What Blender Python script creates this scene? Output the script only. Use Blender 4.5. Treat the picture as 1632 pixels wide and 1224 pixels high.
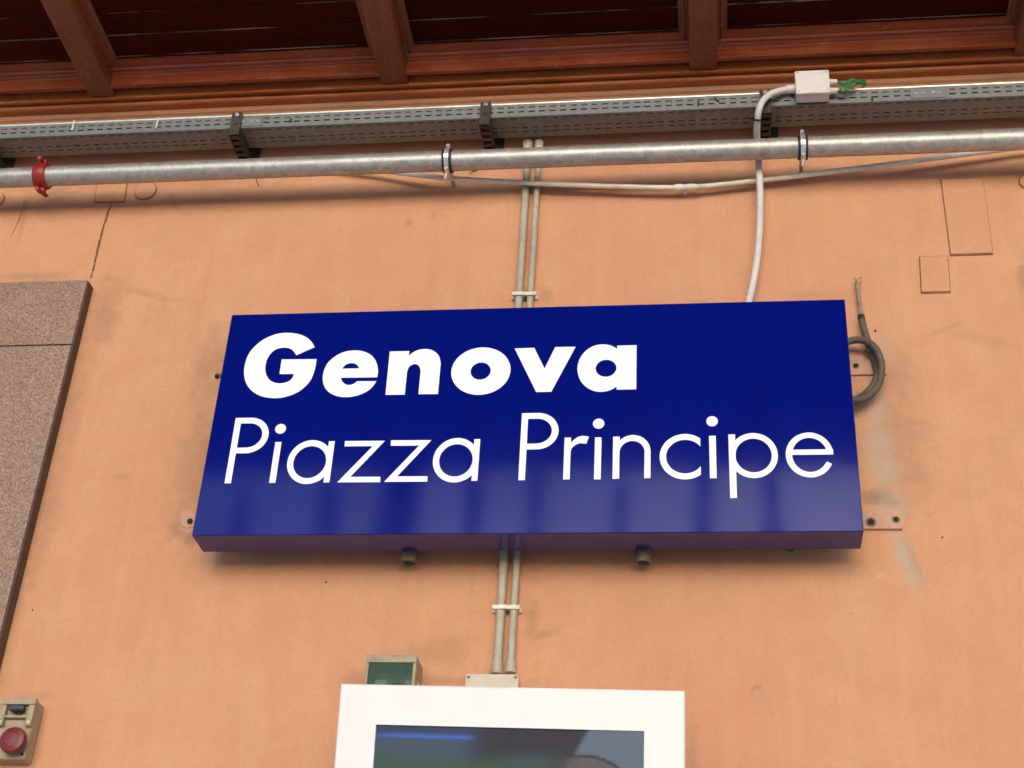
import bpy, bmesh, math, random
import numpy as np
from mathutils import Vector, Matrix, noise
from mathutils.geometry import tessellate_polygon
R = math.radians
random.seed(4); rng = np.random.default_rng(4)
for o in list(bpy.data.objects): bpy.data.objects.remove(o)
scn = bpy.context.scene; COL = scn.collection

# ------------------------------------------------------------------ camera
SIGN_D, GAP = 0.0873, 0.064            # sign depth, clear gap behind it
F_PX = 2375.3; YAW, PIT, ROL = -0.14865, 0.55533, 0.05985
CAM = Vector((1.15836 - .75, -2.95277 - SIGN_D - GAP, 1.65))
ZB = 1.65 + 1.46109                     # height of the sign's lower edge
SF = -(SIGN_D + GAP)                    # y of the sign's front face
fw = Vector((math.sin(YAW)*math.cos(PIT), math.cos(YAW)*math.cos(PIT), math.sin(PIT)))
r0 = Vector((math.cos(YAW), -math.sin(YAW), 0)); u0 = r0.cross(fw)
RT = math.cos(ROL)*r0 + math.sin(ROL)*u0; UP = -math.sin(ROL)*r0 + math.cos(ROL)*u0
cam = bpy.data.objects.new('camera', bpy.data.cameras.new('camera')); COL.objects.link(cam)
cam.matrix_world = Matrix(((RT.x, UP.x, -fw.x, CAM.x), (RT.y, UP.y, -fw.y, CAM.y), (RT.z, UP.z, -fw.z, CAM.z), (0, 0, 0, 1)))
cam.data.sensor_width = 36; cam.data.lens = F_PX/1632*36; cam.data.clip_end = 3000; cam.data.clip_start = .05
scn.camera = cam

# ------------------------------------------------------------------ sky, sun, exposure
SUN_EL, SUN_AZ = R(14), R(-10)          # azimuth measured from straight in front of the wall, minus = from the left
w = bpy.data.worlds.new('World'); scn.world = w; w.use_nodes = True
nt = w.node_tree; bg = nt.nodes['Background']
sky = nt.nodes.new('ShaderNodeTexSky'); sky.sky_type = 'NISHITA'; sky.sun_disc = False
sky.sun_elevation = SUN_EL; sky.sun_rotation = math.pi + SUN_AZ; sky.dust_density = 1.3; sky.air_density = 0.75; sky.ozone_density = 1.2
nt.links.new(sky.outputs[0], bg.inputs[0]); bg.inputs[1].default_value = 0.15
sd = bpy.data.lights.new('sun', 'SUN'); sd.energy = 0.5; sd.angle = R(22); sd.color = (1, .985, .97)
sun = bpy.data.objects.new('sun', sd); COL.objects.link(sun)
sdir = Vector((math.sin(SUN_AZ)*math.cos(SUN_EL), -math.cos(SUN_AZ)*math.cos(SUN_EL), math.sin(SUN_EL)))
sun.rotation_euler = sdir.to_track_quat('Z', 'Y').to_euler(); sun.location = sdir*20
vs = scn.view_settings; vs.view_transform = 'Standard'; vs.look = 'None'; vs.gamma = 1; vs.use_curve_mapping = False
EXPO = 0.92; vs.exposure = EXPO

# ------------------------------------------------------------------ helpers
def pray(px, py): return fw + RT*((px-816)/F_PX) - UP*((py-612)/F_PX)
def at(px, py, Y):                      # the point of the plane y=Y that the photograph shows at this pixel
    d = pray(px, py); return CAM + d*((Y-CAM.y)/d.y)
def on_plane(px, py, P, n):
    d = pray(px, py); return CAM + d*((P-CAM).dot(n)/d.dot(n))
def zat(px, py, Y): return at(px, py, Y).z
BASE = {}
def tag(o, label=None, cat=None, group=None, kind=None):
    if label: o['label'] = label
    if cat: o['category'] = cat
    if group: o['group'] = group
    if kind: o['kind'] = kind
    return o
def thing(name, loc, label, cat, group=None):
    o = bpy.data.objects.new(name, None); o.empty_display_size = .05; COL.objects.link(o)
    o.location = loc; BASE[o.name] = Vector(loc); return tag(o, label, cat, group)
def place(o, parent, org):
    COL.objects.link(o)
    if parent is None: o.location = org
    else: o.parent = parent; o.location = Vector(org) - BASE[parent.name]
    BASE[o.name] = Vector(org); return o
class MB:
    def __init__(s): s.v = []; s.f = []; s.m = []
    def add(s, vs_, fs, m=0):
        b = len(s.v); s.v += [tuple(v) for v in vs_]; s.f += [tuple(b+i for i in f) for f in fs]; s.m += [m]*len(fs); return s
    def box(s, a, b, m=0):
        x0, y0, z0 = a; x1, y1, z1 = b
        x0, x1 = min(x0, x1), max(x0, x1); y0, y1 = min(y0, y1), max(y0, y1); z0, z1 = min(z0, z1), max(z0, z1)
        return s.add([(x0,y0,z0),(x1,y0,z0),(x1,y1,z0),(x0,y1,z0),(x0,y0,z1),(x1,y0,z1),(x1,y1,z1),(x0,y1,z1)],
                     [(0,3,2,1),(4,5,6,7),(0,1,5,4),(1,2,6,5),(2,3,7,6),(3,0,4,7)], m)
    def obox(s, o, u, v, n, U, V, N, m=0):   # oriented box from corner ranges
        P = lambda a, b, c: o + u*a + v*b + n*c
        q = [P(a, b, c) for c in N for (a, b) in ((U[0],V[0]),(U[1],V[0]),(U[1],V[1]),(U[0],V[1]))]
        return s.add(q, [(0,3,2,1),(4,5,6,7),(0,1,5,4),(1,2,6,5),(2,3,7,6),(3,0,4,7)], m)
    def extr(s, prof, x0, x1, m=0, closed=True):   # profile of (y, z), swept along x
        n = len(prof); vs_ = [(x0, y, z) for y, z in prof] + [(x1, y, z) for y, z in prof]
        fs = [(i, (i+1) % n, n+(i+1) % n, n+i) for i in range(n if closed else n-1)]
        if closed:
            fs += [tuple(range(n))[::-1], tuple(range(n, 2*n))]
        return s.add(vs_, fs, m)
    def tube(s, path, r, n=14, m=0, cap=True, hollow=0):
        P = [Vector(p) for p in path]; rr = r if hasattr(r, '__len__') else [r]*len(P)
        vs_ = []; t0 = (P[1]-P[0]).normalized(); a = t0.orthogonal().normalized()
        for i, p in enumerate(P):
            t = (P[min(i+1, len(P)-1)] - P[max(i-1, 0)]).normalized()
            a = (a - t*a.dot(t)).normalized(); b = t.cross(a)
            vs_ += [p + (a*math.cos(k*2*math.pi/n) + b*math.sin(k*2*math.pi/n))*rr[i] for k in range(n)]
        L = len(P); fs = [(i*n+k, i*n+(k+1) % n, (i+1)*n+(k+1) % n, (i+1)*n+k) for i in range(L-1) for k in range(n)]
        if cap: fs += [tuple(range(n))[::-1], tuple(range((L-1)*n, L*n))]
        return s.add(vs_, fs, m)
    def lathe(s, o, ax, prof, n=28, m=0):   # prof of (radius, height along ax)
        ax = Vector(ax).normalized(); a = ax.orthogonal().normalized(); b = ax.cross(a); o = Vector(o)
        vs_ = [o + ax*h + (a*math.cos(k*2*math.pi/n) + b*math.sin(k*2*math.pi/n))*r for r, h in prof for k in range(n)]
        L = len(prof); fs = [(i*n+k, i*n+(k+1) % n, (i+1)*n+(k+1) % n, (i+1)*n+k) for i in range(L-1) for k in range(n)]
        fs += [tuple(range(n))[::-1], tuple(range((L-1)*n, L*n))]
        return s.add(vs_, fs, m)
    def build(s, name, mats, parent=None, org=None, bevel=0, seg=2, ang=35, local=False, solid=0):
        if org is None: org = BASE[parent.name] if parent else Vector((0, 0, 0))
        org = Vector(org)
        me = bpy.data.meshes.new(name)
        vv = s.v if local else [(x-org.x, y-org.y, z-org.z) for x, y, z in s.v]
        me.from_pydata(vv, [], s.f)
        for mt in (mats if isinstance(mats, (list, tuple)) else [mats]): me.materials.append(mt)
        me.polygons.foreach_set('material_index', s.m)
        bm = bmesh.new(); bm.from_mesh(me); bmesh.ops.recalc_face_normals(bm, faces=bm.faces[:])
        if bevel:
            es = [e for e in bm.edges if len(e.link_faces) == 2 and e.calc_face_angle(0) > R(ang)]
            bmesh.ops.bevel(bm, geom=es, offset=bevel, segments=seg, profile=.5, affect='EDGES', clamp_overlap=True)
        bm.to_mesh(me); bm.free()
        me.polygons.foreach_set('use_smooth', [True]*len(me.polygons)); me.set_sharp_from_angle(angle=R(38))
        o = place(bpy.data.objects.new(name, me), parent, org)
        if bevel:
            md = o.modifiers.new('face_normals', 'WEIGHTED_NORMAL'); md.keep_sharp = True; md.weight = 100
        if solid:
            md = o.modifiers.new('sheet', 'SOLIDIFY'); md.thickness = solid; md.offset = 0
        return o
def piece(mesh, name, parent, org):     # another piece with shared mesh data
    return place(bpy.data.objects.new(name, mesh), parent, org)
def spline(pts, k=8):                   # Catmull-Rom through points
    P = [Vector(p) for p in pts]; P = [P[0]*2-P[1]] + P + [P[-1]*2-P[-2]]; out = []
    for i in range(1, len(P)-2):
        for j in range(k):
            t = j/k; a, b, c, d = P[i-1], P[i], P[i+1], P[i+2]
            out.append(.5*((2*b) + (c-a)*t + (2*a-5*b+4*c-d)*t*t + (3*b-a-3*c+d)*t**3))
    return out + [P[-2]]

# ------------------------------------------------------------------ materials
class NT:
    def __init__(s, name):
        s.mat = bpy.data.materials.new(name); s.mat.use_nodes = True; s.t = s.mat.node_tree; s.b = s.t.nodes['Principled BSDF']
        s.pos = s.t.nodes.new('ShaderNodeNewGeometry').outputs['Position']
    def link(s, a, b): s.t.links.new(a, b)
    def node(s, k, **kw):
        n = s.t.nodes.new(k)
        for a, v in kw.items(): setattr(n, a, v)
        return n
    def coord(s, sc):
        n = s.node('ShaderNodeVectorMath', operation='MULTIPLY'); s.link(s.pos, n.inputs[0]); n.inputs[1].default_value = sc; return n.outputs[0]
    def noise(s, scale, detail=4, rough=.55, sc=None, dist=0):
        n = s.node('ShaderNodeTexNoise'); s.link(s.coord(sc) if sc else s.pos, n.inputs['Vector'])
        n.inputs['Scale'].default_value = scale; n.inputs['Detail'].default_value = detail; n.inputs['Roughness'].default_value = rough
        n.inputs['Distortion'].default_value = dist; return n.outputs['Fac']
    def ramp(s, fac, stops):
        n = s.node('ShaderNodeValToRGB'); s.link(fac, n.inputs[0]); e = n.color_ramp.elements
        while len(e) < len(stops): e.new(.5)
        for i, (p, c) in enumerate(stops):
            e[i].position = p; e[i].color = (c, c, c, 1) if not hasattr(c, '__len__') else (*c, 1)
        return n.outputs[0]
    def mix(s, fac, a, b, mode='MIX'):
        n = s.node('ShaderNodeMix', data_type='RGBA', blend_type=mode)
        for k, x in ((0, fac), (6, a), (7, b)):
            if isinstance(x, bpy.types.NodeSocket): s.link(x, n.inputs[k])
            else: n.inputs[k].default_value = x if k == 0 else (*x, 1)
        return n.outputs[2]
    def math(s, op, a, b=0):
        n = s.node('ShaderNodeMath', operation=op)
        for k, x in ((0, a), (1, b)):
            if isinstance(x, bpy.types.NodeSocket): s.link(x, n.inputs[k])
            else: n.inputs[k].default_value = x
        return n.outputs[0]
    def bump(s, h, strength=.3, dist=.001, prev=None):
        n = s.node('ShaderNodeBump'); n.inputs['Strength'].default_value = strength; n.inputs['Distance'].default_value = dist
        s.link(h, n.inputs['Height'])
        if prev: s.link(prev, n.inputs['Normal'])
        return n.outputs[0]
    def set(s, **kw):
        for k, v in kw.items():
            i = s.b.inputs[{'base': 'Base Color', 'rough': 'Roughness', 'metal': 'Metallic', 'normal': 'Normal', 'spec': 'Specular IOR Level',
                            'coat': 'Coat Weight', 'coat_rough': 'Coat Roughness', 'em': 'Emission Color', 'ems': 'Emission Strength', 'trans': 'Transmission Weight', 'alpha': 'Alpha'}[k]]
            if isinstance(v, bpy.types.NodeSocket): s.link(v, i)
            else: i.default_value = (*v, 1) if hasattr(v, '__len__') else v
        return s
    def rnd(s): return s.node('ShaderNodeObjectInfo').outputs['Random']
def paint(name, col, rough=.45, metal=0, var=.16, scale=30, dirt=(.09, .07, .05), dirt_amt=.35, bump=.15, bdist=.0004, bscale=350):
    n = NT(name); a = n.noise(scale, 6, .6); b = n.noise(scale*.22, 5, .65)
    c = n.mix(n.ramp(a, [(.3, 0), (.7, 1)]), tuple(x*(1-var) for x in col), tuple(min(1, x*(1+var)) for x in col))
    c = n.mix(n.math('MULTIPLY', n.ramp(b, [(.48, 0), (.75, 1)]), dirt_amt), c, dirt)
    n.set(base=c, rough=n.math('ADD', n.math('MULTIPLY', a, .25), rough-.12), metal=metal, normal=n.bump(n.noise(bscale, 3), bump, bdist)); return n.mat

# plaster: colour mottling, attribute-driven stains and painted shading, trowel relief
def plaster(name, use_attr):
    n = NT(name)
    big = n.noise(1.7, 5, .6); mid = n.noise(9, 6, .62, dist=.4); fine = n.noise(140, 4, .6); streak = n.noise(5, 4, .6, sc=(3.2, 1, .45))
    c = n.mix(n.ramp(big, [(.32, 0), (.68, 1)]), (.595, .290, .165), (.65, .35, .194))
    c = n.mix(n.math('MULTIPLY', n.ramp(mid, [(.40, 0), (.72, 1)]), .55), c, (.56, .255, .15))
    c = n.mix(n.math('MULTIPLY', n.ramp(streak, [(.48, 0), (.75, 1)]), .5), c, (.65, .372, .208))
    c = n.mix(n.math('MULTIPLY', n.ramp(n.noise(60, 5, .7), [(.56, 0), (.70, 1)]), .38), c, (.47, .235, .13))
    c = n.mix(n.math('MULTIPLY', n.ramp(fine, [(.38, 0), (.66, 1)]), .26), c, (.47, .235, .13))
    c = n.mix(n.math('MULTIPLY', n.ramp(n.noise(420, 3, .6), [(.5, 0), (.7, 1)]), .22), c, (.74, .44, .27))
    c = n.mix(n.math('MULTIPLY', n.ramp(n.noise(4.2, 8, .72, dist=.8), [(.50, 0), (.72, 1)]), .22), c, (.42, .25, .14))
    c = n.mix(n.math('MULTIPLY', n.ramp(n.noise(9, 6, .7, sc=(3.4, 1, .22)), [(.52, 0), (.70, 1)]), .20), c, (.40, .235, .14))
    if not use_attr: c = n.mix(n.math('MULTIPLY', n.rnd(), .4), c, (.52, .27, .165))
    if use_attr:
        for nm, col in (('grime_shade', (.20, .135, .08)), ('scar', (.47, .37, .27)), ('pink', (.66, .40, .30))):
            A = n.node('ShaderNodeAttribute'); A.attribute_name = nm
            br = n.ramp(n.noise(38 if nm != 'grime_shade' else 24, 6, .7), [(.25, .35), (.62, 1)])
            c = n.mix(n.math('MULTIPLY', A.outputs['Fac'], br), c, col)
    h = n.math('ADD', n.math('MULTIPLY', n.noise(45, 5, .6), 1.2), n.math('MULTIPLY', n.noise(260, 4, .6), .35))
    tw = n.bump(n.noise(11, 4, .6, sc=(1, 1, 1.9), dist=1.2), .35, .006)
    n.set(base=c, rough=.88, spec=.25, normal=n.bump(h, .6, .002, tw)); return n.mat
M_WALL = plaster('orange_plaster', True); M_PLAST = plaster('orange_plaster_plain', False)
def wood(name, dark, mid, light, wear, wear_amt, along='x', rough=.42, rnd=.25, spec=.5):
    n = NT(name); sc = (1.0, 16, 16) if along == 'x' else (16, 1.0, 16)
    g = n.noise(5, 7, .65, sc=sc, dist=.6); blot = n.noise(4.5, 5, .6); f = n.noise(22, 5, .7, sc=tuple(x*1.0 for x in sc))
    c = n.mix(n.ramp(g, [(.3, 0), (.7, 1)]), dark, mid)
    c = n.mix(n.math('MULTIPLY', n.ramp(blot, [(.45, 0), (.75, 1)]), .6), c, light)
    k = n.math('MULTIPLY', n.rnd(), rnd); c = n.mix(k, c, tuple(x*.45 for x in dark))
    c = n.mix(n.math('MULTIPLY', n.ramp(n.noise(30, 7, .75, sc=tuple(math.sqrt(x) for x in sc)), [(.60, 0), (.70, 1)]), wear_amt), c, wear)
    st = n.noise(14, 6, .75, sc=tuple(x*x*.35 if x > 1 else .8 for x in sc)); c = n.mix(n.math('MULTIPLY', n.ramp(st, [(.50, 0), (.64, 1)]), .55), c, tuple(x*.4 for x in dark))
    c = n.mix(n.math('MULTIPLY', n.ramp(n.noise(150, 4, .6), [(.66, 0), (.72, 1)]), min(1, wear_amt*1.5)), c, wear)
    c = n.mix(n.math('MULTIPLY', n.ramp(n.noise(19, 7, .75), [(.56, 0), (.66, 1)]), wear_amt*.7), c, tuple(x*.5 for x in wear))
    n.set(base=c, rough=n.math('ADD', n.math('MULTIPLY', f, .3), rough-.15), spec=spec, normal=n.bump(n.math('ADD', g, n.math('MULTIPLY', f, .6)), .5, .0015)); return n.mat
M_WOODX = wood('varnished_brown_wood', (.27, .048, .015), (.44, .088, .027), (.50, .14, .052), (.62, .38, .26), .6)
M_WOODY = wood('varnished_brown_wood_beam', (.17, .046, .019), (.27, .075, .03), (.34, .115, .05), (.52, .35, .25), .7, 'y')
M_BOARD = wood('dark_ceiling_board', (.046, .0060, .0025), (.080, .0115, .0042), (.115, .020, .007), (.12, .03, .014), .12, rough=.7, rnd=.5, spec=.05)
M_COVE = wood('orange_brown_moulding', (.44, .115, .028), (.58, .19, .05), (.66, .28, .10), (.66, .42, .27), .3)
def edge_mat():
    n = NT('worn_lit_board_edge'); a = n.ramp(n.noise(3.2, 5, .7, sc=(1, 6, 6)), [(.45, 0), (.62, 1)])
    n.set(base=n.mix(a, (.06, .012, .005), (.45, .34, .27)), rough=.7); return n.mat  # bright edge lines: worn paint and caught light both put into the colour
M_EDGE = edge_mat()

def galv(name, lo, hi, rough, streaks=True, rust=.0):
    n = NT(name); v = n.node('ShaderNodeTexVoronoi'); n.link(n.coord((1, 1, 1)), v.inputs['Vector']); v.inputs['Scale'].default_value = 95
    a = n.noise(42, 6, .7); c = n.mix(n.ramp(a, [(.32, 0), (.68, 1)]), lo, hi)
    c = n.mix(n.math('MULTIPLY', v.outputs['Distance'], .45), c, tuple(x*.72 for x in lo))
    d = n.noise(9, 6, .7, sc=(.6, 2, 2)); c = n.mix(n.math('MULTIPLY', n.ramp(d, [(.52, 0), (.72, 1)]), .45), c, (.20, .19, .15))
    if rust: c = n.mix(n.math('MULTIPLY', n.ramp(n.noise(70, 6, .75), [(.62, 0), (.7, 1)]), rust), c, (.16, .06, .03))
    n.set(base=c, metal=n.math('SUBTRACT', .85, n.math('MULTIPLY', d, .5)), rough=n.math('ADD', n.math('MULTIPLY', a, .3), rough-.15), normal=n.bump(n.noise(120, 4), .25, .0005)); return n.mat
M_PIPE = galv('galvanised_pipe', (.36, .36, .35), (.60, .60, .58), .47, rust=.12)
M_TRAY = galv('galvanised_tray', (.19, .212, .218), (.245, .268, .274), .55, rust=.08)
M_RIM = galv('bright_tray_rim', (.60, .61, .60), (.80, .80, .79), .35)
M_BRK = paint('dark_bronze_steel', (.040, .033, .030), .5, .3, .35, 60, (.16, .13, .10), .5)
M_CLAMP = galv('zinc_clamp', (.62, .62, .60), (.85, .85, .82), .25)
M_RUB = paint('black_rubber', (.016, .016, .017), .6, 0, .2, 40, (.08, .07, .06), .2)
M_RED = paint('red_coupling_paint', (.30, .012, .010), .42, 0, .2, 60, (.10, .02, .015), .45)
M_COND = paint('grey_beige_conduit', (.43, .40, .31), .5, 0, .12, 45, (.22, .18, .12), .45)
M_COND2 = paint('pale_conduit', (.72, .69, .58), .5, 0, .12, 45, (.26, .21, .15), .4)
M_WCAB = paint('white_grey_cable', (.64, .62, .60), .45, 0, .07, 30, (.30, .25, .2), .3)
M_WBOX = paint('white_box_plastic', (.70, .66, .62), .4, 0, .06, 30, (.35, .28, .22), .25)
M_BEIGE = paint('grey_beige_box', (.56, .50, .39), .5, 0, .1, 40, (.24, .18, .11), .5)
M_OLDBOX = paint('dirty_beige_box', (.36, .29, .18), .5, 0, .18, 60, (.15, .10, .05), .65)
M_GREEN = paint('green_wire_sheath', (.02, .22, .07), .4, 0, .2, 60, (.03, .05, .02), .3)
M_GCAB = paint('weathered_grey_cable', (.10, .082, .06), .65, 0, .22, 70, (.07, .055, .04), .5)
M_FRAY = paint('frayed_cable_end', (.30, .23, .165), .8, 0, .3, 120, (.09, .06, .04), .5)
M_HOLE = paint('dark_rusty_hole', (.022, .014, .010), .9, 0, .4, 80, (.05, .02, .01), .4)
M_STUB = paint('rusty_pipe_stub', (.20, .155, .115), .7, .2, .35, 110, (.07, .045, .03), .7, .5, .001)
M_PLATE = paint('dirty_pink_plate', (.52, .315, .21), .7, 0, .12, 50, (.28, .2, .13), .5)
M_JOINT = paint('dirt_in_joint', (.22, .105, .05), .95, 0, .5, 60, (.50, .25, .13), .8)
M_CRACK = paint('crack_shadow', (.16, .075, .035), .95, 0, .4, 90, (.45, .22, .11), .6)
M_MUSH = paint('faded_red_plastic', (.155, .011, .017), .42, 0, .25, 90, (.20, .07, .05), .5)
M_KNOB = paint('dark_grey_knob', (.035, .037, .04), .45, 0, .2, 80, (.12, .1, .08), .3)
M_HOUS = paint('white_powder_coat', (.77, .785, .79), .38, 0, .015, 15, (.6, .58, .54), .10, .08, .0003)
M_GASK = paint('black_gasket', (.02, .02, .022), .5)
M_LETT = paint('white_vinyl', (.93, .93, .925), .3, 0, .01, 12, (.8, .79, .76), .1, .02)
def blue(name, base, rough):
    n = NT(name); a = n.noise(6, 5, .6, sc=(1.5, 1, .5)); sp = n.ramp(n.noise(240, 3, .6), [(.74, 0), (.80, 1)])
    c = n.mix(n.ramp(a, [(.35, 0), (.7, 1)]), base, tuple(x*1.18 for x in base)); c = n.mix(n.math('MULTIPLY', sp, .35), c, (.12, .13, .26))
    r = n.math('ADD', n.math('MULTIPLY', n.noise(14, 5, .65), .04), rough-.02)
    n.set(base=c, rough=r, normal=n.bump(n.noise(4.5, 2, .5), 0.25, .0013)); n.b.inputs['IOR'].default_value = 1.46; return n.mat
M_BLUE = blue('blue_enamel', (.0012, .0055, .155), .07)
def granite():
    n = NT('pink_grey_granite'); v = n.node('ShaderNodeTexVoronoi'); n.link(n.pos, v.inputs['Vector']); v.inputs['Scale'].default_value = 290
    sepr = n.node('ShaderNodeSeparateColor'); n.link(v.outputs['Color'], sepr.inputs[0]); a = sepr.outputs[0]
    c = n.ramp(a, [(.0, (.13, .074, .05)), (.25, (.265, .155, .106)), (.55, (.305, .187, .13)), (.8, (.335, .215, .156)), (.97, (.42, .30, .225))])
    c = n.mix(n.math('MULTIPLY', n.ramp(n.noise(7, 5, .6), [(.4, 0), (.75, 1)]), .4), c, (.17, .11, .08))
    n.set(base=c, rough=.55, normal=n.bump(n.noise(420, 3), .3, .0006)); return n.mat
M_GRAN = granite(); M_GEDGE = paint('dark_granite_edge', (.10, .052, .034), .8, 0, .3, 60, (.05, .03, .02), .5)
def glass_green():
    n = NT('greenish_window'); n.set(base=n.mix(n.noise(18, 4), (.03, .10, .075), (.06, .16, .12)), rough=.35, spec=.12, alpha=.38); return n.mat
M_GGLASS = glass_green()
M_GROUND = paint('pale_platform_paving', (.68, .665, .64), .85, 0, .15, 2, (.16, .15, .13), .4)
M_FARSTEEL = paint('dark_shed_steel', (.025, .027, .03), .6, 0, .2, 2, (.08, .06, .05), .3)

# ------------------------------------------------------------------ ground and what the sign mirrors
g = MB().add([(-600,-600,0),(600,-600,0),(600,600,0),(-600,600,0)], [(0,1,2,3)]).build('platform', M_GROUND); tag(g, kind='structure')
YS = -24.0
sh = thing('train_shed_screen', (0, YS, 0), 'dark steel shed screen across the tracks with a deep fascia over slim posts', 'shed')
zf = 3.23 + 23.85*math.tan(R(29.2)); zt = 3.72 + 23.85*math.tan(R(36.8))
MB().box((-22, YS-.5, zf), (22, YS, zt)).build('fascia', M_FARSTEEL, sh)
MB().extr([(YS+.02, zt-.6), (-17, 18.6), (-17, 19.0), (YS+.02, zt-.1)], -22, 22).build('roof', M_FARSTEEL, sh)  # unseen roof slab, added to cut light from the high sky
pm = None
for k in range(26):
    x = -21.3 + k*1.68 + random.uniform(-.3, .3)
    if pm is None:
        o = MB().box((-.17, -.3, 0), (.17, 0, zf)).build('post', M_FARSTEEL, sh, org=(x, YS-.1, 0), local=True); pm = o.data
    else: o = piece(pm, 'post', sh, (x, YS-.1, 0))
    o.scale.x = 2.3 if k == 9 else random.uniform(.75, 1.3); o.rotation_euler.y = R(random.uniform(-1.6, 1.6)); o.location.y += random.uniform(-1.2, .0)

# ------------------------------------------------------------------ plaster wall
def vnoise(X, Z, f, seed):
    r = np.random.default_rng(seed); T = r.random((64, 64)); x = X*f+17.3; z = Z*f+5.1
    i = np.floor(x).astype(int); j = np.floor(z).astype(int); a = x-i; b = z-j; a = a*a*(3-2*a); b = b*b*(3-2*b)
    g_ = lambda p, q: T[p % 64, q % 64]
    return (g_(i,j)*(1-a)+g_(i+1,j)*a)*(1-b)+(g_(i,j+1)*(1-a)+g_(i+1,j+1)*a)*b
xs = np.concatenate([np.linspace(-6, -2.05, 14), np.arange(-2.0, 1.7, .007), np.linspace(1.75, 6, 14)])
zs = np.concatenate([np.linspace(0, 2.4, 8), np.arange(2.45, 4.75, .007), np.linspace(4.8, 5.6, 5)])
GX, GZ = np.meshgrid(xs, zs)
disp = (vnoise(GX, GZ, 3.1, 1)-.5)*.0022 + (vnoise(GX, GZ, 8, 2)-.5)*.0012 + (vnoise(GX, GZ, 21, 3)-.5)*.0007
# stains and painted soft shade, given as pixel centre, half sizes in pixels, turn in degrees, strength
d0 = [np.array(list(pray(0, 0))), np.array(list(RT))/F_PX, np.array(list(UP))/F_PX]
vx = GX-CAM.x; vy = 0*GX-CAM.y; vz = GZ-CAM.z
dep = vx*fw.x+vy*fw.y+vz*fw.z
PX = 816+F_PX*(vx*RT.x+vy*RT.y+vz*RT.z)/dep; PY = 612-F_PX*(vx*UP.x+vy*UP.y+vz*UP.z)/dep
wob = (vnoise(GX, GZ, 30, 5)-.5)*1.0+(vnoise(GX, GZ, 70, 6)-.5)*.7
def blobs(L):
    A = np.zeros_like(GX)
    for cx, cy, a, b, t, s in L:
        c, n_ = math.cos(R(t)), math.sin(R(t)); u = ((PX-cx)*c+(PY-cy)*n_)/a; v = (-(PX-cx)*n_+(PY-cy)*c)/b
        d = np.sqrt(u*u+v*v)+wob*.55; A = np.maximum(A, s*np.clip((1.15-d)/.75, 0, 1))
    return A
grime_shade = blobs([(1405, 792, 34, 18, 10, .9), (1425, 700, 62, 150, -10, .34), (1452, 890, 9, 42, -22, .55), (1415, 600, 45, 60, 0, .32), (312, 740, 34, 140, 10, .38),
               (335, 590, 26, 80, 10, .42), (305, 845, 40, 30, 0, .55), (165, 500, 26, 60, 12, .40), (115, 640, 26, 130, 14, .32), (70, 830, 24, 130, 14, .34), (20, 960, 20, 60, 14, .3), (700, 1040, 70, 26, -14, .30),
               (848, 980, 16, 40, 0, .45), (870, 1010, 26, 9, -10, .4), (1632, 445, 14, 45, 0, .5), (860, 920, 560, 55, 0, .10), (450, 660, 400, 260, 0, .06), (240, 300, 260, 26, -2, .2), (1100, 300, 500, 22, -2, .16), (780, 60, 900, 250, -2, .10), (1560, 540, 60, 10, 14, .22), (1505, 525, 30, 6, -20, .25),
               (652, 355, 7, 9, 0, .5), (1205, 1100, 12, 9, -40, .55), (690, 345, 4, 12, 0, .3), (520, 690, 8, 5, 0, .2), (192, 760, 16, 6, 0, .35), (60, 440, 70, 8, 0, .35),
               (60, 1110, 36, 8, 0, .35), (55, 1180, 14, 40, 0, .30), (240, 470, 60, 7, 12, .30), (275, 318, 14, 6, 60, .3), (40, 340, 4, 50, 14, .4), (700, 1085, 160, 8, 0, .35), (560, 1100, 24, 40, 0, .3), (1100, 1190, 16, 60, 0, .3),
               (845, 890, 26, 60, 0, .3), (1300, 470, 70, 6, 0, .2), (870, 470, 14, 16, 0, .4), (860, 250, 40, 20, 0, .35)])  # real grime plus shade painted round the sign and under the pipe
scar = blobs([(1402, 720, 32, 105, -8, .9), (1442, 885, 17, 60, -20, .95), (1395, 655, 28, 60, 0, .7), (1420, 800, 30, 40, -10, .7), (1408, 560, 20, 40, 0, .35), (1560, 560, 60, 5, 20, .25)])
pink = blobs([(300, 828, 12, 18, 0, .9), (1405, 917, 12, 6, 0, .5), (1205, 1103, 8, 6, -40, .6), (340, 600, 8, 10, 0, .5), (1320, 1105, 6, 5, 0, .3)])
disp -= scar*.0012
nx, nz = len(xs), len(zs); vv = np.stack([GX, -disp, GZ], -1).reshape(-1, 3)
idx = np.arange(nx*nz).reshape(nz, nx); q = np.stack([idx[:-1,:-1], idx[:-1,1:], idx[1:,1:], idx[1:,:-1]], -1).reshape(-1, 4)
me = bpy.data.meshes.new('station_wall'); me.vertices.add(len(vv)); me.vertices.foreach_set('co', vv.ravel())
me.loops.add(q.size); me.loops.foreach_set('vertex_index', q.ravel()); me.polygons.add(len(q))
me.polygons.foreach_set('loop_start', np.arange(len(q))*4); me.polygons.foreach_set('loop_total', np.full(len(q), 4)); me.update(calc_edges=True)
me.polygons.foreach_set('use_smooth', np.ones(len(q), bool)); me.materials.append(M_WALL)
for nm, A in (('grime_shade', grime_shade), ('scar', scar), ('pink', pink)):
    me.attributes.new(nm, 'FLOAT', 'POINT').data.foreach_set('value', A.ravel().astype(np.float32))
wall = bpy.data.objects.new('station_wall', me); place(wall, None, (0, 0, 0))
tag(wall, 'orange plastered station wall with patches, cracks and grey stains', 'wall')
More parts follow.
